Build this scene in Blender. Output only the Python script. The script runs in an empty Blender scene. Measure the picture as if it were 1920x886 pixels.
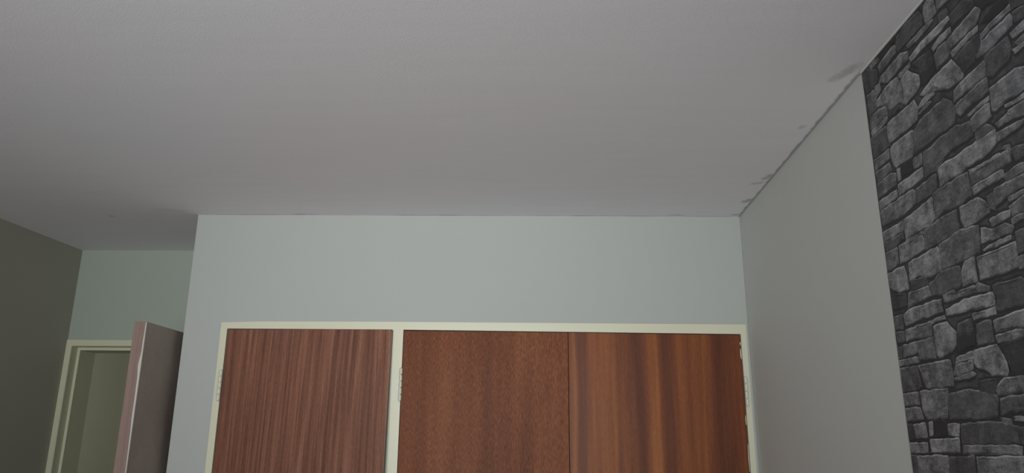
import bpy, bmesh, math, random
from mathutils import Vector, Matrix, noise

S = bpy.context.scene
C = S.collection

# ---------------------------------------------------------------- camera, world, light, exposure
F_PX, PITCH, YAW, ROLL = 1377.33, 0.266, -0.0229, 0.0076
_cp, _sp, _cy, _sy = math.cos(PITCH), math.sin(PITCH), math.cos(YAW), math.sin(YAW)
FWD = Vector((_sy * _cp, _cy * _cp, _sp))
_r = Vector((_cy, -_sy, 0))
_u = _r.cross(FWD)
RGT = _r * math.cos(ROLL) + _u * math.sin(ROLL)
UPV = _u * math.cos(ROLL) - _r * math.sin(ROLL)
cd = bpy.data.cameras.new('camera')
cam = bpy.data.objects.new('camera', cd)
C.objects.link(cam)
cd.sensor_width = 36.0
cd.lens = F_PX / 1920 * 36.0
cd.clip_start = 0.02
M = Matrix.Identity(4)
for i in range(3):
    M[i][0], M[i][1], M[i][2] = RGT[i], UPV[i], -FWD[i]
cam.matrix_world = M
S.camera = cam

w = bpy.data.worlds.new('overcast_sky')
S.world = w
w.use_nodes = True
bg = w.node_tree.nodes['Background']
bg.inputs[0].default_value = (0.80, 0.92, 0.95, 1)
bg.inputs[1].default_value = 1.0


def area(name, loc, rot, sx, sy, watts, col):
    ld = bpy.data.lights.new(name, 'AREA')
    ld.shape = 'RECTANGLE'
    ld.size, ld.size_y, ld.energy, ld.color = sx, sy, watts, col
    o = bpy.data.objects.new(name, ld)
    o.location, o.rotation_euler = loc, rot
    C.objects.link(o)
    return o


# daylight outside the bedroom window (behind the camera) and an added fill lamp brightening the passage from out of view
area('window_daylight', (-0.30, -2.17, 0.0), (math.radians(100), 0, 0), 1.6, 1.35, 33, (0.965, 1.0, 0.985)).data.spread = math.radians(68)
area('passage_fill', (-4.40, 4.35, 0.1), (math.radians(90), 0, math.radians(-90)), 0.8, 1.1, 9.5, (1.0, 1.0, 0.90))

vs = S.view_settings
vs.view_transform = 'Standard'
vs.look = 'None'
vs.gamma = 1
vs.use_curve_mapping = False
vs.exposure = 0.0

# ---------------------------------------------------------------- dimensions (metres; z = 0 is eye height)
FLOOR, CEIL = -1.60, 0.88
D1, SM = 2.9072, 0.0097           # wall over the wardrobe: y = D1 + SM * x
D2 = 3.5055                       # wall of the entry recess
X_A, X_B = -1.3707, 0.8690        # ends of the wardrobe wall
Y_BACK = -1.90
WP_Y = 1.674                      # where the stone-print wallpaper starts


def y_main(x): return D1 + SM * x
def x_right(y): return 0.8694 - 0.0328 * (D1 - y)
def x_left(y): return -2.2206 - 0.0428 * (D2 - y)


def in_frame(p, margin=0.0):
    v = Vector(p)
    d = v.dot(FWD)
    if d <= 0.05:
        return False
    px = 960 + F_PX * v.dot(RGT) / d
    py = 443 - F_PX * v.dot(UPV) / d
    return -margin < px < 1920 + margin and -margin < py < 886 + margin


# ---------------------------------------------------------------- object helpers
def obj(name, bm, mat, parent=None, smooth=False):
    bmesh.ops.recalc_face_normals(bm, faces=bm.faces[:])
    me = bpy.data.meshes.new(name)
    bm.to_mesh(me)
    bm.free()
    if smooth:
        for f in me.polygons:
            f.use_smooth = True
    o = bpy.data.objects.new(name, me)
    me.materials.append(mat)
    C.objects.link(o)
    if parent:
        o.parent = parent
        o.matrix_parent_inverse = parent.matrix_basis.inverted()
    return o


def tag(o, label=None, cat=None, kind=None, group=None):
    if label: o['label'] = label
    if cat: o['category'] = cat
    if kind: o['kind'] = kind
    if group: o['group'] = group
    return o


def empty(name, loc):
    o = bpy.data.objects.new(name, None)
    o.location = loc
    o.empty_display_size = 0.1
    C.objects.link(o)
    return o


def add_prism(bm, foot, z0, z1):
    """foot: list of (x, y) corners, extruded from z0 to z1"""
    lo = [bm.verts.new((x, y, z0)) for x, y in foot]
    hi = [bm.verts.new((x, y, z1)) for x, y in foot]
    n = len(foot)
    bm.faces.new(lo[::-1])
    bm.faces.new(hi)
    for i in range(n):
        bm.faces.new((lo[i], lo[(i + 1) % n], hi[(i + 1) % n], hi[i]))
    return lo + hi


def add_box(bm, x0, x1, y0, y1, z0, z1):
    return add_prism(bm, [(x0, y0), (x1, y0), (x1, y1), (x0, y1)], z0, z1)


def add_slab(bm, x0, x1, dy0, dy1, z0, z1):
    """box that follows the slightly skewed wardrobe wall; dy is measured from the wall face"""
    return add_prism(bm, [(x0, y_main(x0) + dy0), (x1, y_main(x1) + dy0), (x1, y_main(x1) + dy1), (x0, y_main(x0) + dy1)], z0, z1)


def add_rod(bm, x, y, z0, z1, r, n=14, taper=0.0):
    rings = []
    for z, rr in ((z0, r - taper), (z0 + taper, r), (z1 - taper, r), (z1, r - taper)):
        rings.append([bm.verts.new((x + rr * math.cos(2 * math.pi * k / n), y + rr * math.sin(2 * math.pi * k / n), z)) for k in range(n)])
    for a, b in zip(rings, rings[1:]):
        for k in range(n):
            bm.faces.new((a[k], a[(k + 1) % n], b[(k + 1) % n], b[k]))
    bm.faces.new(rings[0][::-1])
    bm.faces.new(rings[-1])


def bevel(bm, w, seg=2):
    bmesh.ops.bevel(bm, geom=bm.edges[:], offset=w, segments=seg, affect='EDGES', profile=0.6, clamp_overlap=True)


# ---------------------------------------------------------------- materials
def lin(c):
    c = c / 255
    return c / 12.92 if c <= 0.04045 else ((c + 0.055) / 1.055) ** 2.4


def rgb(r, g, b, k=1.0): return (lin(r) * k, lin(g) * k, lin(b) * k, 1)


class NT:
    def __init__(self, name, rough=0.6, spec=0.3):
        self.m = bpy.data.materials.new(name)
        self.m.use_nodes = True
        self.t = self.m.node_tree
        self.b = self.t.nodes['Principled BSDF']
        self.b.inputs['Roughness'].default_value = rough
        self.b.inputs['Specular IOR Level'].default_value = spec

    def n(self, kind, **kw):
        nd = self.t.nodes.new(kind)
        for k, v in kw.items(): setattr(nd, k, v)
        return nd

    def put(self, sock, v):
        if hasattr(v, 'is_output'): self.t.links.new(v, sock)
        else: sock.default_value = v

    def math(self, op, a, b=None, c=None, clamp=False):
        nd = self.n('ShaderNodeMath', operation=op, use_clamp=clamp)
        for i, v in enumerate((a, b, c)):
            if v is not None: self.put(nd.inputs[i], v)
        return nd.outputs[0]

    def pos(self):
        return self.n('ShaderNodeNewGeometry').outputs['Position']

    def objco(self):
        return self.n('ShaderNodeTexCoord').outputs['Object']

    def xyz(self, v):
        s = self.n('ShaderNodeSeparateXYZ')
        self.put(s.inputs[0], v)
        return s.outputs

    def scale(self, v, s, off=(0, 0, 0)):
        mp = self.n('ShaderNodeMapping')
        self.put(mp.inputs['Vector'], v)
        mp.inputs['Scale'].default_value = s
        mp.inputs['Location'].default_value = off
        return mp.outputs[0]

    def noise(self, v, scale=1.0, detail=3.0, rough=0.55, dist=0.0):
        nd = self.n('ShaderNodeTexNoise')
        self.put(nd.inputs['Vector'], v)
        nd.inputs['Scale'].default_value = scale
        nd.inputs['Detail'].default_value = detail
        nd.inputs['Roughness'].default_value = rough
        nd.inputs['Distortion'].default_value = dist
        return nd.outputs['Fac']

    def ramp(self, f, stops, interp='LINEAR'):
        r = self.n('ShaderNodeValToRGB')
        r.color_ramp.interpolation = interp
        e = r.color_ramp.elements
        while len(e) < len(stops): e.new(0.5)
        for i, (p, c) in enumerate(stops):
            e[i].position = p
            e[i].color = c if isinstance(c, tuple) else (c, c, c, 1)
        self.put(r.inputs[0], f)
        return r.outputs[0]

    def mix(self, f, a, b, mode='MIX'):
        nd = self.n('ShaderNodeMix', data_type='RGBA', blend_type=mode)
        self.put(nd.inputs[0], f)
        self.put(nd.inputs[6], a)
        self.put(nd.inputs[7], b)
        return nd.outputs[2]

    def base(self, v): self.put(self.b.inputs['Base Color'], v)

    def bump(self, h, strength=0.2, dist=0.002):
        nd = self.n('ShaderNodeBump')
        nd.inputs['Strength'].default_value = strength
        nd.inputs['Distance'].default_value = dist
        self.put(nd.inputs['Height'], h)
        self.t.links.new(nd.outputs[0], self.b.inputs['Normal'])


def paint(name, col, var=0.04, rough=0.65, bump=0.12, spec=0.25, scale=260):
    t = NT(name, rough, spec)
    p = t.pos()
    big = t.noise(p, 1.3, 3)
    k = t.math('MULTIPLY_ADD', big, var * 2, 1 - var)
    hi = tuple(c for c in col[:3]) + (1,)
    t.base(t.mix(1.0, hi, t.ramp(k, [(0, 0.0), (1, 1.0)]), 'MULTIPLY'))
    t.bump(t.noise(p, scale, 2), bump, 0.001)
    return t.m


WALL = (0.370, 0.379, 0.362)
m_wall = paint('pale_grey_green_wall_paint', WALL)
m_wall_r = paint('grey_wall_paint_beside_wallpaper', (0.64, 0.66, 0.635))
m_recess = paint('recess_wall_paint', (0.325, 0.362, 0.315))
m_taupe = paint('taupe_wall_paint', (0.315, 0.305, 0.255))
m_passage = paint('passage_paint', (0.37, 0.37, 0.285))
m_cream = paint('cream_enamel_paint', (0.555, 0.54, 0.415), 0.05, 0.4, 0.06, 0.4, 90)
m_cream_old = paint('yellowed_enamel_paint', (0.54, 0.53, 0.39), 0.08, 0.45, 0.06, 0.35, 90)
m_hinge = paint('painted_steel_hinge', (0.53, 0.525, 0.42), 0.10, 0.4, 0.1, 0.45, 300)
m_back = paint('bedroom_rear_wall_paint', (0.60, 0.62, 0.59))
m_floor = paint('floor_boards_varnish', (0.60, 0.56, 0.56), 0.1, 0.5, 0.05)
m_dark = paint('wardrobe_inside', (0.10, 0.07, 0.055))
m_chip = paint('bare_primer', (0.52, 0.49, 0.46), 0.1, 0.6, 0.2)
m_white = paint('white_window_paint', (0.75, 0.75, 0.73), 0.03, 0.4)


def ceiling_material():
    t = NT('ceiling_paint', 0.75, 0.2)
    p = t.pos()
    x, y, z = t.xyz(p)[:3]
    big = t.noise(p, 0.9, 3, 0.5)
    base = t.mix(t.ramp(big, [(0.35, 0.0), (0.65, 1.0)]), (0.790, 0.795, 0.835, 1), (0.815, 0.778, 0.808, 1))
    # roller marks
    roll = t.noise(t.scale(p, (2.0, 22, 1)), 1.0, 3)
    base = t.mix(t.math('MULTIPLY', t.ramp(roll, [(0.35, 0.0), (0.7, 1.0)]), 0.05), base, (0.5, 0.47, 0.48, 1))
    wob = t.noise(p, 28, 3, 0.6)
    wob2 = t.math('MULTIPLY_ADD', wob, 0.016, -0.008)
    # unpainted grey line where the ceiling meets the right wall
    dr = t.math('SUBTRACT', t.math('MULTIPLY_ADD', y, 0.0328, 0.8694 - 0.0328 * D1), x)
    line = t.ramp(t.math('DIVIDE', t.math('ADD', dr, wob2), 0.02), [(0.30, 1.0), (0.62, 0.0)])
    ongrey = t.ramp(t.math('DIVIDE', y, 4.0), [(WP_Y / 4 - 0.004, 0.25), (WP_Y / 4 + 0.004, 1.0)])
    line = t.math('MULTIPLY', line, ongrey)
    # patchy hairline against the wardrobe wall
    dm = t.math('SUBTRACT', t.math('MULTIPLY_ADD', x, SM, D1), y)
    patch = t.ramp(t.noise(t.scale(p, (5, 1, 1)), 1.0, 3), [(0.42, 0.15), (0.60, 1.0)])
    dm = t.math('ABSOLUTE', dm)
    hair = t.math('MULTIPLY', t.ramp(t.math('DIVIDE', t.math('ADD', dm, t.math('MULTIPLY', wob2, 0.8)), 0.02), [(0.25, 1.0), (0.7, 0.0)]), patch)
    hair = t.math('MULTIPLY', hair, t.math('GREATER_THAN', x, X_A - 0.01))
    # dirty smudges of the old grey paint; the faintest is soft corner shade painted in, (x, y, half length, half width, turn, strength)
    out = t.math('MAXIMUM', t.math('MULTIPLY', line, 0.75), t.math('MULTIPLY', hair, 0.5))
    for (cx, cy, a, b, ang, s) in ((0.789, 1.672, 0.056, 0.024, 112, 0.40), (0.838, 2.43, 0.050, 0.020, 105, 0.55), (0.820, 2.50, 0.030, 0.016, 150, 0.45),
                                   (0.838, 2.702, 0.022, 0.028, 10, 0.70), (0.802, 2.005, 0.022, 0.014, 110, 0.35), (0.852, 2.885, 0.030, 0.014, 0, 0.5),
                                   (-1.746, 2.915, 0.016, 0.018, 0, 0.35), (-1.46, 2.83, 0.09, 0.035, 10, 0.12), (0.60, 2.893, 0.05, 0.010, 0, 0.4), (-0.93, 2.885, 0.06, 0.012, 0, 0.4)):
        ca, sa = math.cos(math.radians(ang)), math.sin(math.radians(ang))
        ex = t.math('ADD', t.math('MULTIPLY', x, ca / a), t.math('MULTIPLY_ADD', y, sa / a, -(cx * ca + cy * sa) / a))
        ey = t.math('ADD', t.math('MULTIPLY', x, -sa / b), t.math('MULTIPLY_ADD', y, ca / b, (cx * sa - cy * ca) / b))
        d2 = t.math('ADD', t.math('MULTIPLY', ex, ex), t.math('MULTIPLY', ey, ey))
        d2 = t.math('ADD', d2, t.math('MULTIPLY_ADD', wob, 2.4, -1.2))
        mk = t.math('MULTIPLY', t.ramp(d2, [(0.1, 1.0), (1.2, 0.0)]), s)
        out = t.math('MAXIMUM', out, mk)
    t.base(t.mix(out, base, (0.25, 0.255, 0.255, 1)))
    t.bump(t.noise(p, 210, 2), 0.25, 0.0012)
    return t.m


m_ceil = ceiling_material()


def wood(name, stops, xs, coarse, fine, speck, rough=0.42, seed=0.0, width=1.0, x0=0.0, bands=None, spec=0.12):
    """veneer with the grain running up; object coordinates in metres"""
    t = NT(name, rough, spec)
    p = t.objco()
    warp = t.noise(t.scale(p, (3.0, 1, 0.8), (seed, 0, seed)), 1.0, 2)
    s = t.xyz(p)
    wx = t.math('MULTIPLY_ADD', warp, 0.05, s[0])
    comb = t.n('ShaderNodeCombineXYZ')
    t.put(comb.inputs[0], wx)
    t.put(comb.inputs[1], s[1])
    t.put(comb.inputs[2], s[2])
    v = comb.outputs[0]
    a = t.noise(t.scale(v, (xs, 1, 0.55), (seed, 0, 0)), 1.0, 4, 0.62)
    b = t.noise(t.scale(v, (xs * 5, 1, 1.6), (seed + 3, 0, 0)), 1.0, 3, 0.6)
    c = t.noise(t.scale(p, (420, 40, 60), (seed, 0, 0)), 1.0, 2, 0.6)
    f = t.math('ADD', t.math('MULTIPLY', a, coarse), t.math('MULTIPLY', b, fine))
    f = t.math('ADD', f, t.math('MULTIPLY', c, speck))
    f = t.math('SUBTRACT', f, (coarse + fine + speck - 1) / 2)
    if bands:
        u = t.math('DIVIDE', t.math('SUBTRACT', wx, x0 + 0.025), width, clamp=True)
        bd = t.ramp(u, bands)
        f = t.math('ADD', f, t.math('SUBTRACT', bd, 0.5))
    t.base(t.ramp(f, stops))
    t.bump(t.math('ADD', b, c), 0.12, 0.0006)
    return t.m


K = 1.42
m_door_a = wood('striped_red_brown_veneer', [(0.22, rgb(70, 44, 36, K)), (0.5, rgb(95, 62, 50, K)), (0.62, rgb(105, 71, 57, K)), (0.8, rgb(120, 86, 71, K))], 17, 0.6, 1.15, 0.4, 0.42, 4.9)
m_door_b = wood('speckled_red_brown_veneer', [(0.2, rgb(74, 41, 27, 1.22)), (0.42, rgb(92, 52, 34, 1.22)), (0.55, rgb(104, 60, 39, 1.22)), (0.8, rgb(124, 77, 52, 1.22))], 5, 0.65, 0.35, 1.1, 0.45, 6.1, spec=0.07)
m_door_c = wood('orange_banded_veneer', [(0.15, rgb(68, 38, 27, 1.36)), (0.38, rgb(88, 49, 32, 1.36)), (0.55, rgb(108, 62, 35, 1.36)), (0.8, rgb(130, 82, 47, 1.36))], 9, 0.5, 0.45, 0.3, 0.4, 11.3, 0.69, 0.158,
                bands=[(0.0, 0.42), (0.025, 0.60), (0.05, 0.30), (0.085, 0.28), (0.12, 0.56), (0.25, 0.52), (0.275, 0.36), (0.32, 0.48), (0.40, 0.30), (0.44, 0.62), (0.485, 0.70),
                       (0.525, 0.32), (0.56, 0.30), (0.62, 0.50), (0.76, 0.46), (0.84, 0.30), (0.93, 0.33), (0.97, 0.42), (1.0, 0.36)])
m_leaf = wood('faded_grey_brown_veneer', [(0.2, rgb(72, 65, 61, 3.4)), (0.5, rgb(84, 77, 72, 3.4)), (0.8, rgb(97, 91, 85, 3.4))], 13, 1.9, 0.9, 0.2, 0.38, 3.3)
m_edge = wood('raw_pinkish_wood_edge', [(0.2, rgb(98, 81, 76, 1.35)), (0.5, rgb(118, 99, 93, 1.35)), (0.8, rgb(134, 111, 104, 1.35))], 30, 0.8, 0.5, 0.3, 0.6, 8.8)

STONES = [
(40,[1631,873,1579,871,1577,861,1618,860]),
(15,[1570,875,1504,875,1491,863,1560,855]),
(50,[1583,850,1512,856,1494,852,1496,836,1582,827]),
(45,[1582,817,1481,823,1444,810,1449,793,1549,790,1592,810]),
(30,[1489,859,1482,867,1434,873,1383,868,1372,850,1374,830,1442,830,1492,834]),
(50,[1359,866,1344,870,1324,857,1318,824,1363,826,1367,853]),
(47,[1317,854,1258,848,1264,824,1311,828,1314,823]),
(38,[1449,824,1405,824,1347,823,1333,819,1366,813,1412,812,1446,818]),
(66,[1442,793,1395,800,1320,797,1285,796,1280,786,1325,780,1400,783,1441,781]),
(55,[1354,766,1327,772,1282,769,1281,758,1331,759,1351,757]),
(45,[1501,780,1445,782,1445,774,1496,772]),
(24,[1440,776,1364,767,1356,739,1361,735,1413,736,1412,756]),
(13,[1414,732,1361,733,1355,714,1396,710,1415,715]),
(33,[1350,745,1332,755,1298,750,1295,728,1302,717,1331,717,1342,718,1348,711]),
(45,[1294,752,1199,759,1184,746,1205,728,1250,729,1288,730,1294,733]),
(47,[1293,723,1200,724,1202,714,1244,713,1290,709]),
(22,[1285,704,1239,710,1198,708,1201,685,1226,665,1265,663]),
(20,[1280,767,1280,793,1231,795,1200,776,1201,763]),
(30,[1314,816,1285,813,1282,798,1318,802]),
(47,[1197,704,1108,708,1108,698,1162,696,1199,695]),
(43,[1197,690,1113,692,1106,681,1111,671,1192,662,1219,666,1220,674]),
(7,[1188,721,1142,725,1120,724,1114,713,1152,711]),
(12,[1195,763,1167,763,1126,734,1183,748]),
(27,[1105,691,1076,685,1067,679,1071,664,1103,671]),
(22,[1106,697,1106,715,1062,697,1065,685]),
(50,[1120,660,1072,661,1076,648,1117,649]),
(52,[1118,628,1122,630,1081,628,1083,622,1118,623]),
(36,[1112,639,1078,639,1081,630,1106,630]),
(26,[1196,659,1128,659,1124,635,1133,620,1185,615,1201,623]),
(52,[1424,698,1373,705,1339,706,1296,707,1264,661,1269,655,1321,658,1355,675,1366,677,1370,688,1403,685]),
(46,[1311,624,1303,644,1269,651,1201,652,1196,640,1203,626,1241,624,1304,623]),
(40,[1306,617,1201,622,1201,603,1200,593,1262,595,1296,591,1307,602]),
(50,[1275,583,1203,585,1204,579,1273,579]),
(43,[1198,597,1126,597,1094,585,1103,552,1162,556,1192,551,1201,559]),
(56,[1167,550,1105,545,1107,538,1165,547]),
(45,[1162,538,1108,534,1114,513,1146,519,1157,535]),
(40,[1198,531,1163,535,1146,519,1194,523]),
(42,[1200,514,1116,507,1141,499,1201,499]),
(34,[1468,634,1439,645,1341,649,1319,632,1307,614,1315,586,1380,586,1477,587,1476,606]),
(33,[1445,575,1413,573,1375,579,1317,578,1270,566,1267,537,1349,540,1404,522,1451,524,1451,548]),
(40,[1266,569,1246,574,1220,577,1206,574,1207,554,1204,549,1261,542,1269,548]),
(34,[1260,538,1224,542,1201,524,1261,525]),
(48,[1263,523,1203,524,1204,498,1227,490,1277,487,1344,486,1405,487,1400,486,1402,517,1398,524,1343,523]),
(22,[1672,872,1643,872,1595,844,1593,823,1616,810,1660,813,1669,839]),
(42,[1616,810,1593,808,1584,791,1613,783]),
(38,[1660,811,1623,805,1614,781,1618,758,1665,755]),
(50,[1615,757,1621,774,1560,784,1507,781,1502,766,1487,738,1496,707,1506,719,1563,725,1567,746]),
(53,[1498,764,1460,770,1417,738,1419,715,1434,709,1488,704,1494,714,1490,744]),
(40,[1660,752,1623,750,1572,744,1569,718,1637,717,1664,719]),
(52,[1666,714,1642,719,1575,716,1578,705,1658,701]),
(25,[1563,725,1507,718,1498,706,1567,710]),
(46,[1577,700,1494,697,1450,697,1439,674,1450,650,1481,649,1564,652,1583,655,1587,676]),
(31,[1670,701,1583,696,1587,659,1579,650,1582,647,1665,648,1667,681]),
(46,[1445,670,1424,682,1371,686,1371,672,1391,671,1428,671]),
(40,[1443,661,1401,665,1382,660,1436,657]),
(43,[1667,644,1587,641,1590,619,1666,617]),
(48,[1584,624,1581,639,1562,642,1501,641,1472,636,1482,591,1489,584,1565,589,1573,596,1579,608]),
(36,[1668,612,1595,611,1585,587,1662,584]),
(52,[1489,577,1453,576,1454,555,1490,557]),
(10,[1546,581,1494,582,1495,556,1549,558]),
(52,[1564,584,1549,580,1552,556,1565,555]),
(38,[1666,583,1596,584,1571,577,1574,551,1670,550]),
(55,[1568,547,1457,548,1457,526,1506,523,1570,523]),
(52,[1670,541,1577,539,1577,523,1668,519]),
(45,[1669,515,1635,516,1508,517,1498,507,1504,485,1565,476,1666,481]),
(32,[1494,512,1410,516,1412,486,1443,482,1498,483]),
(35,[1434,481,1408,483,1399,482,1304,481,1300,445,1302,433,1353,429,1396,434,1435,428,1432,460]),
(52,[1564,464,1439,475,1436,431,1457,420,1489,421,1567,421,1567,443]),
(50,[1640,465,1573,464,1569,453,1572,442,1621,443,1671,443,1670,464]),
(34,[1488,417,1432,424,1385,425,1358,424,1358,386,1366,384,1440,379,1442,378,1493,379]),
(52,[1298,480,1202,477,1202,474,1238,473,1299,477]),
(38,[1298,476,1205,474,1181,473,1174,450,1203,451,1296,452]),
(50,[1297,449,1201,448,1200,434,1234,435,1295,434]),
(36,[1202,438,1135,440,1140,423,1197,426,1199,428]),
(40,[1234,424,1200,423,1140,420,1146,401,1198,400,1237,394,1237,413]),
(33,[1200,483,1172,482,1171,459,1178,474]),
(30,[1166,459,1169,474,1145,468,1127,467,1132,449,1166,449]),
(45,[1200,396,1147,396,1149,390,1199,390]),
(43,[1346,424,1288,425,1262,409,1256,387,1294,383,1339,383,1348,402]),
(38,[1256,418,1241,420,1239,387,1256,396]),
(38,[1201,382,1150,387,1157,363,1198,363]),
(45,[1262,377,1203,376,1203,366,1257,363]),
(42,[1203,350,1202,359,1158,360,1160,351]),
(38,[1437,376,1366,383,1296,377,1298,351,1304,328,1365,326,1440,326,1439,343]),
(46,[1290,369,1248,353,1259,356,1241,338,1296,342]),
(36,[1259,356,1219,355,1198,346,1205,338,1238,338]),
(52,[1295,330,1243,333,1209,334,1211,328,1245,326,1291,328]),
(48,[1317,320,1275,320,1232,320,1202,320,1204,296,1207,277,1259,277,1317,280,1315,298]),
(33,[1196,335,1165,335,1175,298,1200,300]),
(40,[1201,292,1177,293,1182,274,1205,273]),
(52,[1372,309,1356,324,1325,324,1327,295,1326,279,1375,280]),
(31,[1456,324,1377,319,1376,299,1380,281,1450,278,1452,278,1492,284,1497,308,1447,320]),
(43,[1451,276,1410,279,1405,271,1377,273,1341,273,1331,262,1384,261,1412,259,1450,264]),
(38,[1365,267,1325,275,1293,263,1295,255,1314,259]),
(56,[1448,246,1373,254,1289,250,1285,241,1287,228,1362,232,1437,235,1449,235]),
(25,[1286,262,1204,261,1189,249,1199,214,1276,216,1287,219,1282,235]),
(56,[1360,223,1288,225,1287,212,1360,213]),
(43,[1299,202,1201,208,1209,180,1297,182]),
(50,[1299,177,1210,176,1213,166,1250,163,1297,163]),
(33,[1351,204,1307,205,1306,182,1305,165,1359,166]),
(31,[1413,213,1367,217,1364,191,1420,196]),
(14,[1420,193,1362,188,1366,165,1429,162]),
(30,[1673,439,1575,439,1574,428,1619,417,1668,418]),
(52,[1567,419,1493,420,1490,415,1564,414]),
(47,[1601,415,1495,413,1491,397,1495,381,1580,376,1607,377]),
(38,[1669,416,1610,415,1611,378,1672,371]),
(50,[1673,367,1591,367,1583,339,1582,313,1625,315,1672,335]),
(52,[1569,369,1445,374,1439,349,1442,324,1493,322,1531,332,1575,331]),
(20,[1670,317,1599,308,1600,281,1667,285]),
(46,[1586,306,1502,305,1494,284,1599,276]),
(27,[1570,330,1504,324,1501,309,1572,309]),
(49,[1621,264,1596,271,1523,271,1458,270,1460,260,1457,244,1539,245,1619,239,1622,252]),
(37,[1670,266,1629,267,1629,236,1671,236]),
(43,[1623,231,1510,234,1515,203,1627,209]),
(32,[1677,232,1628,230,1632,209,1677,208]),
(46,[1508,233,1456,237,1454,230,1508,229]),
(46,[1503,223,1452,223,1423,199,1429,174,1448,164,1497,158,1506,166,1505,203]),
(40,[1577,200,1512,201,1510,160,1580,161]),
(42,[1644,200,1582,200,1580,178,1651,174]),
(36,[1674,199,1649,199,1656,174,1679,174]),
(46,[1679,168,1586,170,1583,158,1675,157]),
(31,[1679,151,1594,150,1585,107,1599,102,1684,100]),
(45,[1589,151,1459,150,1455,127,1458,102,1510,100,1567,104,1576,126]),
(52,[1434,151,1372,158,1380,146,1442,142]),
(50,[1371,159,1303,161,1293,146,1279,129,1277,114,1285,107,1329,110,1336,119,1373,129,1379,138]),
(42,[1443,137,1383,143,1383,125,1432,118,1455,120]),
(43,[1454,114,1394,120,1376,116,1384,112,1451,111]),
(15,[1295,158,1214,163,1231,104,1277,106,1275,122]),
(42,[1294,103,1231,103,1238,78,1322,76,1323,86]),
(20,[1371,103,1319,105,1321,88,1330,76,1373,85]),
(43,[1683,97,1603,98,1604,71,1681,72]),
(45,[1595,98,1483,97,1490,68,1499,41,1579,41,1593,57]),
(40,[1680,66,1606,66,1593,42,1681,38]),
(30,[1482,87,1416,91,1335,80,1322,71,1331,40,1390,37,1494,39]),
(45,[1645,31,1591,34,1589,3,1640,3]),
(22,[1681,32,1647,32,1645,3,1682,0]),
(52,[1577,35,1562,36,1565,8,1580,7]),
(11,[1557,37,1506,36,1509,9,1561,8]),
(50,[1502,30,1460,30,1466,7,1506,9]),
(50,[1679,-8,1594,-6,1595,-25,1683,-27]),
(54,[1581,0,1468,3,1471,-24,1582,-24]),
(28,[1455,29,1340,32,1292,24,1277,22,1280,-7,1418,-7,1461,-9]),
(40,[1460,-9,1278,-8,1280,-24,1385,-23,1462,-25]),
(35,[1315,70,1240,72,1246,49,1314,42,1321,42]),
(40,[1323,38,1295,33,1292,25,1316,27]),
(46,[1286,37,1249,38,1251,32,1287,32]),
(30,[1681,-32,1646,-32,1654,-76,1688,-78]),
(42,[1643,-33,1519,-30,1522,-70,1653,-76]),
(25,[1514,-32,1425,-29,1426,-65,1523,-70]),
(43,[1417,-29,1267,-25,1276,-57,1421,-65]),
(25,[1275,20,1254,20,1262,-6,1277,-6]),
]

# ---------------------------------------------------------------- the room
bm = bmesh.new()
add_box(bm, -4.45, 1.15, Y_BACK - 0.12, 5.2, FLOOR - 0.1, FLOOR)
tag(obj('floor', bm, m_floor), 'plain floor of the bedroom and passage', kind='structure')

bm = bmesh.new()
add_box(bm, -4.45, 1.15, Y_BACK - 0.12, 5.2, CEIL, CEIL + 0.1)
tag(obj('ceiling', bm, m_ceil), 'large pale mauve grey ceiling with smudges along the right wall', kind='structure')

# wall with the wardrobe opening; its left end turns back into the recess
W_L, W_R, W_T = -1.2225, 0.8600, 0.4305
bm = bmesh.new()
add_prism(bm, [(X_A, y_main(X_A)), (W_L, y_main(W_L)), (W_L, 3.46), (X_A + 0.012, 3.68)], FLOOR, CEIL)
add_prism(bm, [(W_L, y_main(W_L)), (W_R, y_main(W_R)), (W_R, y_main(W_R) + 0.11), (W_L, y_main(W_L) + 0.11)], W_T, CEIL)
add_prism(bm, [(W_R, y_main(W_R)), (X_B, y_main(X_B)), (X_B, 3.46), (W_R, 3.46)], FLOOR, CEIL)
add_prism(bm, [(W_L, 3.46), (X_B, 3.46), (X_B, 3.56), (W_L, 3.56)], FLOOR, CEIL)
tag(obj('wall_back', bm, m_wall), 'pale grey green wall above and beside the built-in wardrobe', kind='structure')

bm = bmesh.new()
ya, yb = Y_BACK - 0.1, 3.7
add_prism(bm, [(x_right(ya), ya), (x_right(ya) + 0.12, ya), (x_right(yb) + 0.12, yb), (x_right(yb), yb)], FLOOR, CEIL)
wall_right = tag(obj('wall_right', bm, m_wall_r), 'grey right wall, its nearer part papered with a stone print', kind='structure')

bm = bmesh.new()
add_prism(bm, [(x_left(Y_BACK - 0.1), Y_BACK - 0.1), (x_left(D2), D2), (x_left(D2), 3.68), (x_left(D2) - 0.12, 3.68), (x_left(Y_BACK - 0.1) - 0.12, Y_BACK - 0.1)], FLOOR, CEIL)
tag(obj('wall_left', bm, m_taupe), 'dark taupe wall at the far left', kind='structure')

# recess wall over the doorway
Z_H = 0.4365
bm = bmesh.new()
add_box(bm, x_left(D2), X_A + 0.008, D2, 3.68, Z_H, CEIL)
tag(obj('wall_recess', bm, m_recess), 'grey green strip of wall over the doorway in the recess', kind='structure')

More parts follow.
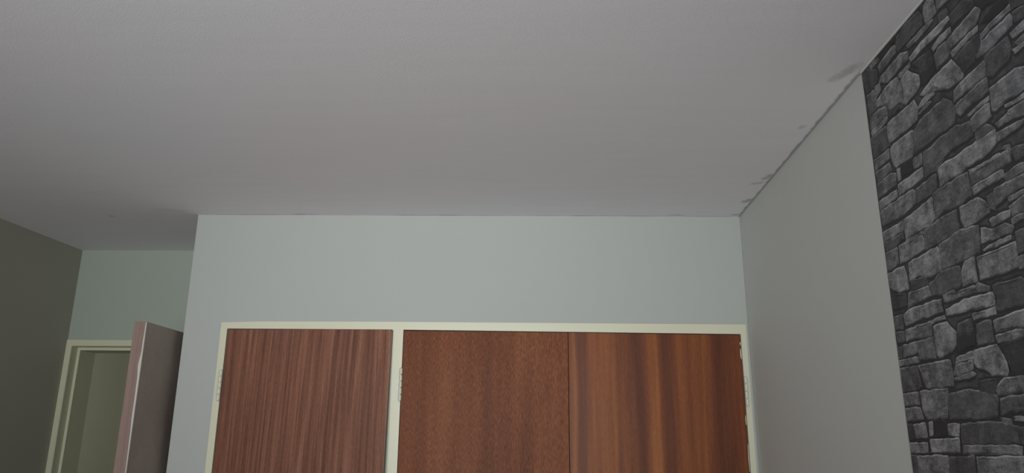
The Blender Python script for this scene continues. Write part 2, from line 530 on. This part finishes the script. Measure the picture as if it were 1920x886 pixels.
# passage beyond the doorway, with an unseen opening added at the left end for the fill lamp
bm = bmesh.new()
add_box(bm, -4.30, -0.6, 5.0, 5.1, FLOOR, CEIL)
add_box(bm, -0.7, -0.6, 3.74, 5.0, FLOOR, CEIL)
add_box(bm, -4.30, -2.2206, 3.68, 3.74, FLOOR, CEIL)
add_box(bm, -1.35, -0.6, 3.68, 3.74, FLOOR, CEIL)
add_box(bm, -4.30, -4.20, 3.74, 4.0, FLOOR, CEIL)
add_box(bm, -4.30, -4.20, 4.7, 5.0, FLOOR, CEIL)
add_box(bm, -4.30, -4.20, 4.0, 4.7, FLOOR, -0.5)
add_box(bm, -4.30, -4.20, 4.0, 4.7, 0.7, CEIL)
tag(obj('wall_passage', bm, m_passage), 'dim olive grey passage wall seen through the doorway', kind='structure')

# wall behind the viewer with the bedroom window
WX0, WX1, WZ0, WZ1 = -1.35, 0.35, -0.70, 0.68
bm = bmesh.new()
y0, y1 = Y_BACK - 0.12, Y_BACK
add_box(bm, -2.5, WX0, y0, y1, FLOOR, CEIL)
add_box(bm, WX1, 0.85, y0, y1, FLOOR, CEIL)
add_box(bm, WX0, WX1, y0, y1, FLOOR, WZ0)
add_box(bm, WX0, WX1, y0, y1, WZ1, CEIL)
tag(obj('wall_behind', bm, m_back), 'pale wall with the bedroom window', kind='structure')
bm = bmesh.new()
fy0, fy1 = Y_BACK - 0.09, Y_BACK - 0.04
for x in (WX0, (WX0 + WX1) / 2 - 0.02, WX1 - 0.04):
    add_box(bm, x, x + 0.04, fy0, fy1, WZ0, WZ1)
add_box(bm, WX0 + 0.04, WX1 - 0.04, fy0 + 0.001, fy1 - 0.001, WZ0, WZ0 + 0.04)
add_box(bm, WX0 + 0.04, WX1 - 0.04, fy0 + 0.001, fy1 - 0.001, WZ1 - 0.04, WZ1)
tag(obj('window_1', bm, m_white), 'white framed bedroom window', kind='structure')


# ---------------------------------------------------------------- stone-print wallpaper (a flat printed sheet on the right wall)
def wallpaper_material():
    t = NT('printed_stone_wallpaper', 0.62, 0.25)
    at = t.n('ShaderNodeAttribute', attribute_name='tone')
    tone = t.xyz(at.outputs['Color'])[0]
    p = t.pos()
    n1 = t.noise(p, 26, 5, 0.62)
    n2 = t.noise(t.scale(p, (1, 45, 150)), 1.0, 4, 0.65, 0.6)
    n3 = t.noise(p, 300, 2, 0.6)
    k = t.math('ADD', t.math('MULTIPLY', n1, 0.62), t.math('MULTIPLY', n2, 0.34))
    k = t.math('ADD', k, t.math('MULTIPLY_ADD', n3, 0.30, -0.63 + 0.5))
    k = t.math('MULTIPLY_ADD', t.math('SUBTRACT', k, 0.5), 3.3, 1.0)
    v = t.math('MULTIPLY', tone, t.math('MAXIMUM', k, 0.25))
    t.base(t.ramp(v, [(0.0, (0.030, 0.030, 0.033, 1)), (0.16, (0.058, 0.058, 0.062, 1)), (0.36, (0.135, 0.136, 0.143, 1)), (0.55, (0.27, 0.272, 0.284, 1)), (0.85, (0.50, 0.505, 0.515, 1))]))
    t.bump(n3, 0.08, 0.0005)
    return t.m


m_paper = wallpaper_material()


def add_stone(bm, lay, pts, tone, rng):
    """pts: (along, height) outline in metres; drawn as a ragged-edged patch of tone"""
    area2 = sum(a[0] * b[1] - b[0] * a[1] for a, b in zip(pts, pts[1:] + pts[:1]))
    if area2 < 0:
        pts = pts[::-1]
    path = []
    n = len(pts)
    for i in range(n):
        a, b = Vector(pts[i]), Vector(pts[(i + 1) % n])
        L = (b - a).length
        k = max(1, int(L / 0.009))
        for j in range(k):
            q = a.lerp(b, (j + 0.0) / k)
            path.append(q)
    ragged = []
    for q in path:
        v = Vector((q.x * 55, q.y * 55, tone * 9))
        amp = 0.0024
        ragged.append(Vector((q.x + amp * noise.noise(v), q.y + amp * 1.3 * noise.noise(v + Vector((7.3, 1.1, 4.2))))))
    m = len(ragged)
    size = max(0.01, math.sqrt(abs(area2) / 2))
    inset = min(0.0042, size * 0.10)
    outer, inner, halo = [], [], []
    for i in range(m):
        pq, q, nq = ragged[i - 1], ragged[i], ragged[(i + 1) % m]
        tg = nq - pq
        nr = Vector((tg.y, -tg.x))
        if nr.length > 1e-9: nr.normalize()
        q = q + nr * 0.0017
        z = q.y
        u = min(q.x, WP_Y)
        z = min(z, CEIL - 0.001)
        vo = bm.verts.new((x_right(u) - 0.0009, u, z))
        qi = q - nr * inset
        ui, zi = min(qi.x, WP_Y), min(qi.y, CEIL - 0.001)
        vi = bm.verts.new((x_right(ui) - 0.0010, ui, zi))
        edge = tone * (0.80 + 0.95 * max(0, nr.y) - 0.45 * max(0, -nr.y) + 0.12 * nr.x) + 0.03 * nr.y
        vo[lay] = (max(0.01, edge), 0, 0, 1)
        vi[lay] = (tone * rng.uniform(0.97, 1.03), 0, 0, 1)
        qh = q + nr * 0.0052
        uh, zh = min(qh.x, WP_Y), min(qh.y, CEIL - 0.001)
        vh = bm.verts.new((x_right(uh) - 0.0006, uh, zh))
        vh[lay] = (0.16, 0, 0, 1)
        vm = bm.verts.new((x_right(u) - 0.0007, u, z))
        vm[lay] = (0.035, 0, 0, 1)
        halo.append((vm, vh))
        outer.append(vo)
        inner.append(vi)
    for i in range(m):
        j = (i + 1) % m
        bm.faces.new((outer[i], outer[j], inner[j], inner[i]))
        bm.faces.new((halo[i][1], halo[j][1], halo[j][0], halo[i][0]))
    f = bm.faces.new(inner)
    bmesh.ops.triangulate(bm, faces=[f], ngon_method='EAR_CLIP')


rng = random.Random(5)
bm = bmesh.new()
lay = bm.verts.layers.float_color.new('tone')
nz = 40
for i in range(nz):                                                  # the dark printed joints
    za, zb = FLOOR + (CEIL - FLOOR) * i / nz, FLOOR + (CEIL - FLOOR) * (i + 1) / nz
    ya, yb = Y_BACK, WP_Y
    vv = [bm.verts.new((x_right(y) - 0.0005, y, z)) for y, z in ((ya, za), (yb, za), (yb, zb), (ya, zb))]
    for q in vv: q[lay] = (0.22, 0, 0, 1)
    bm.faces.new(vv)
traced = []
for tone, flat in STONES:
    pts = [(flat[i] / 1000, flat[i + 1] / 1000) for i in range(0, len(flat), 2)]
    traced.append((min(q[0] for q in pts), max(q[0] for q in pts), min(q[1] for q in pts), max(q[1] for q in pts)))
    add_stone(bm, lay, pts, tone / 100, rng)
z = FLOOR + 0.004
while z < CEIL - 0.02:                                               # the same print going on towards the floor and the window
    h = rng.choice((0.045, 0.06, 0.075, 0.09, 0.11))
    u = Y_BACK + 0.004
    while u < WP_Y:
        L = rng.uniform(0.07, 0.26)
        u1 = min(u + L, WP_Y)
        split = rng.random() < 0.3 and h > 0.07
        for (z0, z1) in (((z, z + h * 0.45), (z + h * 0.45, z + h)) if split else ((z, z + h),)):
            g = 0.004
            box = [(u + g, z0 + g), (u1 - g, z0 + g + rng.uniform(-.004, .004)), (u1 - g, z1 - g), (u + g, z1 - g + rng.uniform(-.004, .004))]
            if u1 - u < 0.02 or z1 > CEIL - 0.003: continue
            if any(in_frame((x_right(a), a, b), 12) for a, b in box): continue
            if any(a0 < u1 and a1 > u and b0 < z1 and b1 > z0 for a0, a1, b0, b1 in traced): continue
            add_stone(bm, lay, box, rng.choice((0.2, 0.3, 0.36, 0.42, 0.48, 0.52)), rng)
        u = u1
    z += h
me_paper = obj('wallpaper', bm, m_paper, wall_right)
me_paper['label'] = 'charcoal stone print wallpaper'

bm = bmesh.new()                                                     # pale filler line along the top of the paper
add_prism(bm, [(x_right(Y_BACK) - 0.0045, Y_BACK), (x_right(WP_Y) - 0.0045, WP_Y), (x_right(WP_Y) - 0.0012, WP_Y), (x_right(Y_BACK) - 0.0012, Y_BACK)], CEIL - 0.0035, CEIL)
tag(obj('trim_1', bm, m_white), 'thin pale line along the top of the stone wallpaper', kind='structure')


# ---------------------------------------------------------------- doorway frame in the recess (pressed steel, rebated)
def frame_profile(bm, xo, sgn, z_top):
    """one jamb: face, rebate reveal, stop, lining; sgn +1 = opening lies to +x"""
    a = lambda v: xo + sgn * v
    prof = [(0.0, -0.006), (0.023, -0.006), (0.026, -0.003), (0.026, 0.048), (0.039, 0.048), (0.039, 0.178), (0.0, 0.178)]
    pts = [(a(u), D2 + v) for u, v in prof]
    add_prism(bm, pts if sgn > 0 else pts[::-1], FLOOR, z_top)


J_L, J_R = x_left(D2) + 0.0005, X_A + 0.008
bm = bmesh.new()
frame_profile(bm, J_L, 1, 0.4355)
frame_profile(bm, J_R, -1, 0.4355)
x0, x1 = J_L + 0.0220, J_R - 0.0220
prof = [(-0.0054, 0.4355), (-0.0054, 0.408), (-0.0025, 0.405), (0.0472, 0.405), (0.0472, 0.391), (0.178, 0.391), (0.178, 0.4355)]
lo = [bm.verts.new((x0, D2 + v, zz)) for v, zz in prof]
hi = [bm.verts.new((x1, D2 + v, zz)) for v, zz in prof]
bm.faces.new(lo)
bm.faces.new(hi[::-1])
for i in range(len(prof)):
    j = (i + 1) % len(prof)
    bm.faces.new((lo[i], hi[i], hi[j], lo[j]))
frame = tag(obj('trim_2', bm, m_cream_old), 'yellowed cream door frame of the doorway in the recess', kind='structure')
bm = bmesh.new()
add_box(bm, J_L + 0.0385, J_L + 0.0405, D2 + 0.046, D2 + 0.056, 0.216, 0.221)
obj('strike_plate', bm, m_hinge, frame)

# the open wooden door leaf, swung into the room
LX0, LX1, LY0, LY1, LZ1 = -1.4485, -1.4022, 2.660, 3.497, 0.3985
door = tag(empty('door_1', (-1.40, 3.49, FLOOR)), 'open greyish brown wooden door beside the recess doorway, its pale chipped edge towards the room', 'door', kind='structure')
bm = bmesh.new()
foot = [(LX0 + 0.002, LY0 + 0.003), (LX1, LY0 + 0.003), (LX1 + 0.010, LY1), (LX0 + 0.012, LY1)]
add_prism(bm, foot, FLOOR + 0.008, LZ1)
leaf_mat_coords = obj('leaf', bm, m_leaf, door)
bm = bmesh.new()                                                     # lipping along the closing edge, slightly uneven at the top
n = 40
cols = []
for k in range(n + 1):
    zz = FLOOR + 0.008 + (LZ1 - FLOOR - 0.008) * k / n
    wv = 0.0012 * noise.noise(Vector((zz * 9, 0.3, 1.7)))
    cols.append([bm.verts.new(q) for q in ((LX0 + wv, LY0 + 0.0028, zz), (LX0 + wv + 0.002, LY0, zz), (LX1 - 0.002, LY0, zz), (LX1, LY0 + 0.0028, zz))])
for a, b in zip(cols, cols[1:]):
    for i in range(4):
        j = (i + 1) % 4
        bm.faces.new((a[i], a[j], b[j], b[i]))
bm.faces.new(cols[0][::-1])
bm.faces.new(cols[-1])
lip = obj('edge_strip', bm, m_edge, door)
lip['label'] = 'raw pinkish edge of the door'
bm = bmesh.new()                                                     # strip where paint has chipped off the corner
prev = None
for k in range(90):
    zz = LZ1 - 0.002 - k * 0.012
    base = 0.0020 + 0.0022 * noise.noise(Vector((zz * 14, 2.0, 5.0)))
    bulge = 0.0075 * math.exp(-((zz - 0.243) / 0.035) ** 2) + 0.0035 * math.exp(-((zz - 0.10) / 0.09) ** 2)
    ww = max(0.0015, base + bulge)
    cur = [bm.verts.new(q) for q in ((LX1 - 0.001 - ww, LY0 - 0.0006, zz), (LX1 + 0.0006, LY0 - 0.0006, zz), (LX1 + 0.0008, LY0 + 0.004, zz), (LX1 - 0.001 - ww, LY0 + 0.001, zz))]
    if prev:
        for i in range(4):
            j = (i + 1) % 4
            bm.faces.new((prev[i], prev[j], cur[j], cur[i]))
    else:
        bm.faces.new(cur)
    prev = cur
bm.faces.new(prev[::-1])
ch = obj('paint_chip', bm, m_chip, lip)
ch['label'] = 'pale strip of chipped paint down the door corner'

# ---------------------------------------------------------------- the built-in wardrobe
ward = tag(empty('wardrobe', (-0.18, D1, FLOOR)), 'built-in wardrobe with three red brown wooden doors in a cream painted frame', 'wardrobe')
Z_BOT = FLOOR + 0.06
P_L, P_R = -0.5460, -0.4940                                          # post between the first door and the pair
O_L, O_R, O_T = -1.1965, 0.8372, 0.4070                               # clear opening
bm = bmesh.new()
FD = 0.09
add_slab(bm, W_L + 0.0005, O_L, -0.005, FD, FLOOR, O_T)
add_slab(bm, O_R, W_R - 0.0009, -0.0046, FD - 0.001, FLOOR, O_T - 0.006)
add_slab(bm, P_L, P_R, -0.0046, FD - 0.001, FLOOR, O_T + 0.004)
# head, sagging a little towards the right
top = [(W_L + 0.0005, O_T, 0.4312), (W_L + 0.06, O_T, 0.4328), (W_L + 0.15, O_T, 0.4358), (P_L, O_T, 0.4375), (W_R - 0.0005, O_T - 0.0105, 0.4345)]
for (xa, za, ta), (xb, zb, tb) in zip(top, top[1:]):
    vs8 = [bm.verts.new(q) for q in (
        (xa, y_main(xa) - 0.005, za), (xb, y_main(xb) - 0.005, zb), (xb, y_main(xb) - 0.005, tb), (xa, y_main(xa) - 0.005, ta),
        (xa, y_main(xa) + FD, za), (xb, y_main(xb) + FD, zb), (xb, y_main(xb) + FD, min(tb, W_T)), (xa, y_main(xa) + FD, min(ta, W_T)))]
    for f in ((0, 1, 2, 3), (5, 4, 7, 6), (0, 4, 5, 1), (3, 2, 6, 7), (0, 3, 7, 4), (1, 5, 6, 2)):
        bm.faces.new([vs8[i] for i in f])
add_slab(bm, O_L, P_L, 0.0, FD, FLOOR, Z_BOT)
add_slab(bm, P_R, O_R, 0.0, FD, FLOOR, Z_BOT)
obj('frame', bm, m_cream, ward)['label'] = 'cream painted wardrobe frame'

bm = bmesh.new()                                                     # dark inside
add_box(bm, W_L + 0.001, W_R - 0.001, 3.43, 3.455, FLOOR, 0.425)
add_box(bm, W_L + 0.001, W_L + 0.02, 3.0, 3.43, FLOOR, 0.425)
add_box(bm, W_R - 0.02, W_R - 0.001, 3.02, 3.43, FLOOR, 0.425)
add_box(bm, W_L + 0.02, W_R - 0.02, 3.02, 3.43, 0.408, 0.425)
add_box(bm, W_L + 0.02, W_R - 0.02, 3.02, 3.43, FLOOR, Z_BOT)
obj('carcass', bm, m_dark, ward)


def door_panel(xa, xb, za, zb, mat, proud, label):
    """xa/xb: clear edges; za/zb: top height at the left and right; proud(s, z): how far the face stands out, s = 0 at left"""
    bm = bmesh.new()
    nx, nz = 6, 24
    T = 0.020
    z0 = Z_BOT + 0.004
    front, back = [], []
    for i in range(nx + 1):
        s = i / nx
        x = xa + (xb - xa) * s
        zt = za + (zb - za) * s
        fc, bc = [], []
        for j in range(nz + 1):
            z = z0 + (zt - z0) * j / nz
            y = y_main(x) - 0.001 - proud(s, z)
            fc.append(bm.verts.new((x, y, z)))
            bc.append(bm.verts.new((x, y + T, z)))
        front.append(fc)
        back.append(bc)
    for i in range(nx):
        for j in range(nz):
            bm.faces.new((front[i][j], front[i + 1][j], front[i + 1][j + 1], front[i][j + 1]))
            bm.faces.new((back[i][j], back[i][j + 1], back[i + 1][j + 1], back[i + 1][j]))
    for j in range(nz):
        bm.faces.new((front[0][j], front[0][j + 1], back[0][j + 1], back[0][j]))
        bm.faces.new((front[nx][j], back[nx][j], back[nx][j + 1], front[nx][j + 1]))
    for i in range(nx):
        bm.faces.new((front[i][0], back[i][0], back[i + 1][0], front[i + 1][0]))
        bm.faces.new((front[i][nz], front[i + 1][nz], back[i + 1][nz], back[i][nz]))
    bm.normal_update()
    sharp = [e for e in bm.edges if len(e.link_faces) == 2 and e.calc_face_angle(0) > 1.0]
    bmesh.ops.bevel(bm, geom=sharp, offset=0.0013, segments=2, affect='EDGES', clamp_overlap=True)
    o = obj('door', bm, mat, ward)
    o['label'] = label
    return o


def ajar(s, z):
    return s * (0.026 + 0.050 * (1 - math.exp(-max(0.0, 0.41 - z) / 0.40)))


d1 = door_panel(O_L + 0.002, -0.5345, 0.4040, 0.4040, m_door_a, ajar, 'left wardrobe door, finely striped brown veneer, slightly ajar')
d2 = door_panel(P_R + 0.002, 0.1567, 0.4030, 0.3990, m_door_b, lambda s, z: 0.0, 'middle wardrobe door, speckled red brown veneer')
d3 = door_panel(0.1592, O_R - 0.002, 0.3995, 0.3935, m_door_c, lambda s, z: 0.0, 'right wardrobe door, orange banded veneer')

bm = bmesh.new()                                                     # worn paler arris down the closing edge of the first door
prev = None
for k in range(61):
    z = 0.395 - k * 0.0165
    ww = 0.0013 + 0.0009 * noise.noise(Vector((z * 30, 4.0, 1.0)))
    xr = -0.5345
    yf = y_main(xr) - 0.001 - ajar(1.0, z)
    cur = [bm.verts.new(q) for q in ((xr - 0.0008 - ww, yf - 0.0003, z), (xr - 0.0008, yf - 0.0003, z), (xr + 0.0003, yf + 0.0016, z), (xr - 0.0008 - ww, yf + 0.0008, z))]
    if prev:
        for i in range(4):
            j = (i + 1) % 4
            bm.faces.new((prev[i], prev[j], cur[j], cur[i]))
    else:
        bm.faces.new(cur)
    prev = cur
bm.faces.new(prev[::-1])
obj('worn_edge', bm, m_edge, d1)['label'] = 'paler worn edge of the ajar door'


def hinge(parent, x, zt, zb, r, leaf, dx_leaf, knuckles=5):
    y = y_main(x) - 0.006
    bm = bmesh.new()
    L = (zt - zb) / knuckles
    for k in range(knuckles):
        add_rod(bm, x, y - 0.001, zb + k * L + 0.0016, zb + (k + 1) * L - 0.0016, r, 16, 0.0014)
    add_rod(bm, x, y - 0.001, zb - 0.003, zt + 0.003, r * 0.55, 10, 0.001)
    xa, xb = sorted((x, x + dx_leaf))
    vs_ = add_slab(bm, xa, xb, -0.0065, -0.0045, zb, zt)
    for sz in (0.2, 0.5, 0.8):
        zc = zb + (zt - zb) * sz
        xm = x + dx_leaf * 0.62
        ring = [bm.verts.new((xm + 0.0022 * math.cos(a * math.pi / 4), y_main(xm) - 0.0072, zc + 0.0022 * math.sin(a * math.pi / 4))) for a in range(8)]
        ring2 = [bm.verts.new((xm + 0.003 * math.cos(a * math.pi / 4), y_main(xm) - 0.0060, zc + 0.003 * math.sin(a * math.pi / 4))) for a in range(8)]
        bm.faces.new(ring)
        for a in range(8):
            bm.faces.new((ring[a], ring[(a + 1) % 8], ring2[(a + 1) % 8], ring2[a]))
    return obj('hinge', bm, m_hinge, parent)


hinge(d1, -1.2015, 0.2440, 0.1270, 0.0070, 0.010, -0.014)
hinge(d2, -0.4962, 0.2560, 0.1300, 0.0066, 0.010, -0.018)
hinge(d3, 0.8425, 0.2320, 0.1200, 0.0068, 0.010, 0.014, 4)

# flecks of cream paint on the right edge of the third door
for (za, zb, w_) in ((0.366, 0.352, 0.0030), (0.340, 0.300, 0.0042), (0.085, 0.050, 0.0030), (-0.02, -0.12, 0.0026)):
    xb = O_R - 0.0022
    bm = bmesh.new()
    prev = None
    k = 8
    for i in range(k + 1):
        z = za + (zb - za) * i / k
        ww = w_ * (0.35 + 0.65 * math.sin(math.pi * (0.12 + 0.76 * i / k))) * (1 + 0.3 * noise.noise(Vector((z * 120, 1, 2))))
        cur = [bm.verts.new((xb - ww, y_main(xb) - 0.0016, z)), bm.verts.new((xb, y_main(xb) - 0.0016, z)), bm.verts.new((xb, y_main(xb) - 0.0004, z)), bm.verts.new((xb - ww, y_main(xb) - 0.0004, z))]
        if prev:
            for a in range(4):
                b = (a + 1) % 4
                bm.faces.new((prev[a], prev[b], cur[b], cur[a]))
        else:
            bm.faces.new(cur)
        prev = cur
    bm.faces.new(prev[::-1])
    obj('paint_fleck', bm, m_cream, d3)['label'] = 'fleck of cream paint on the door edge'
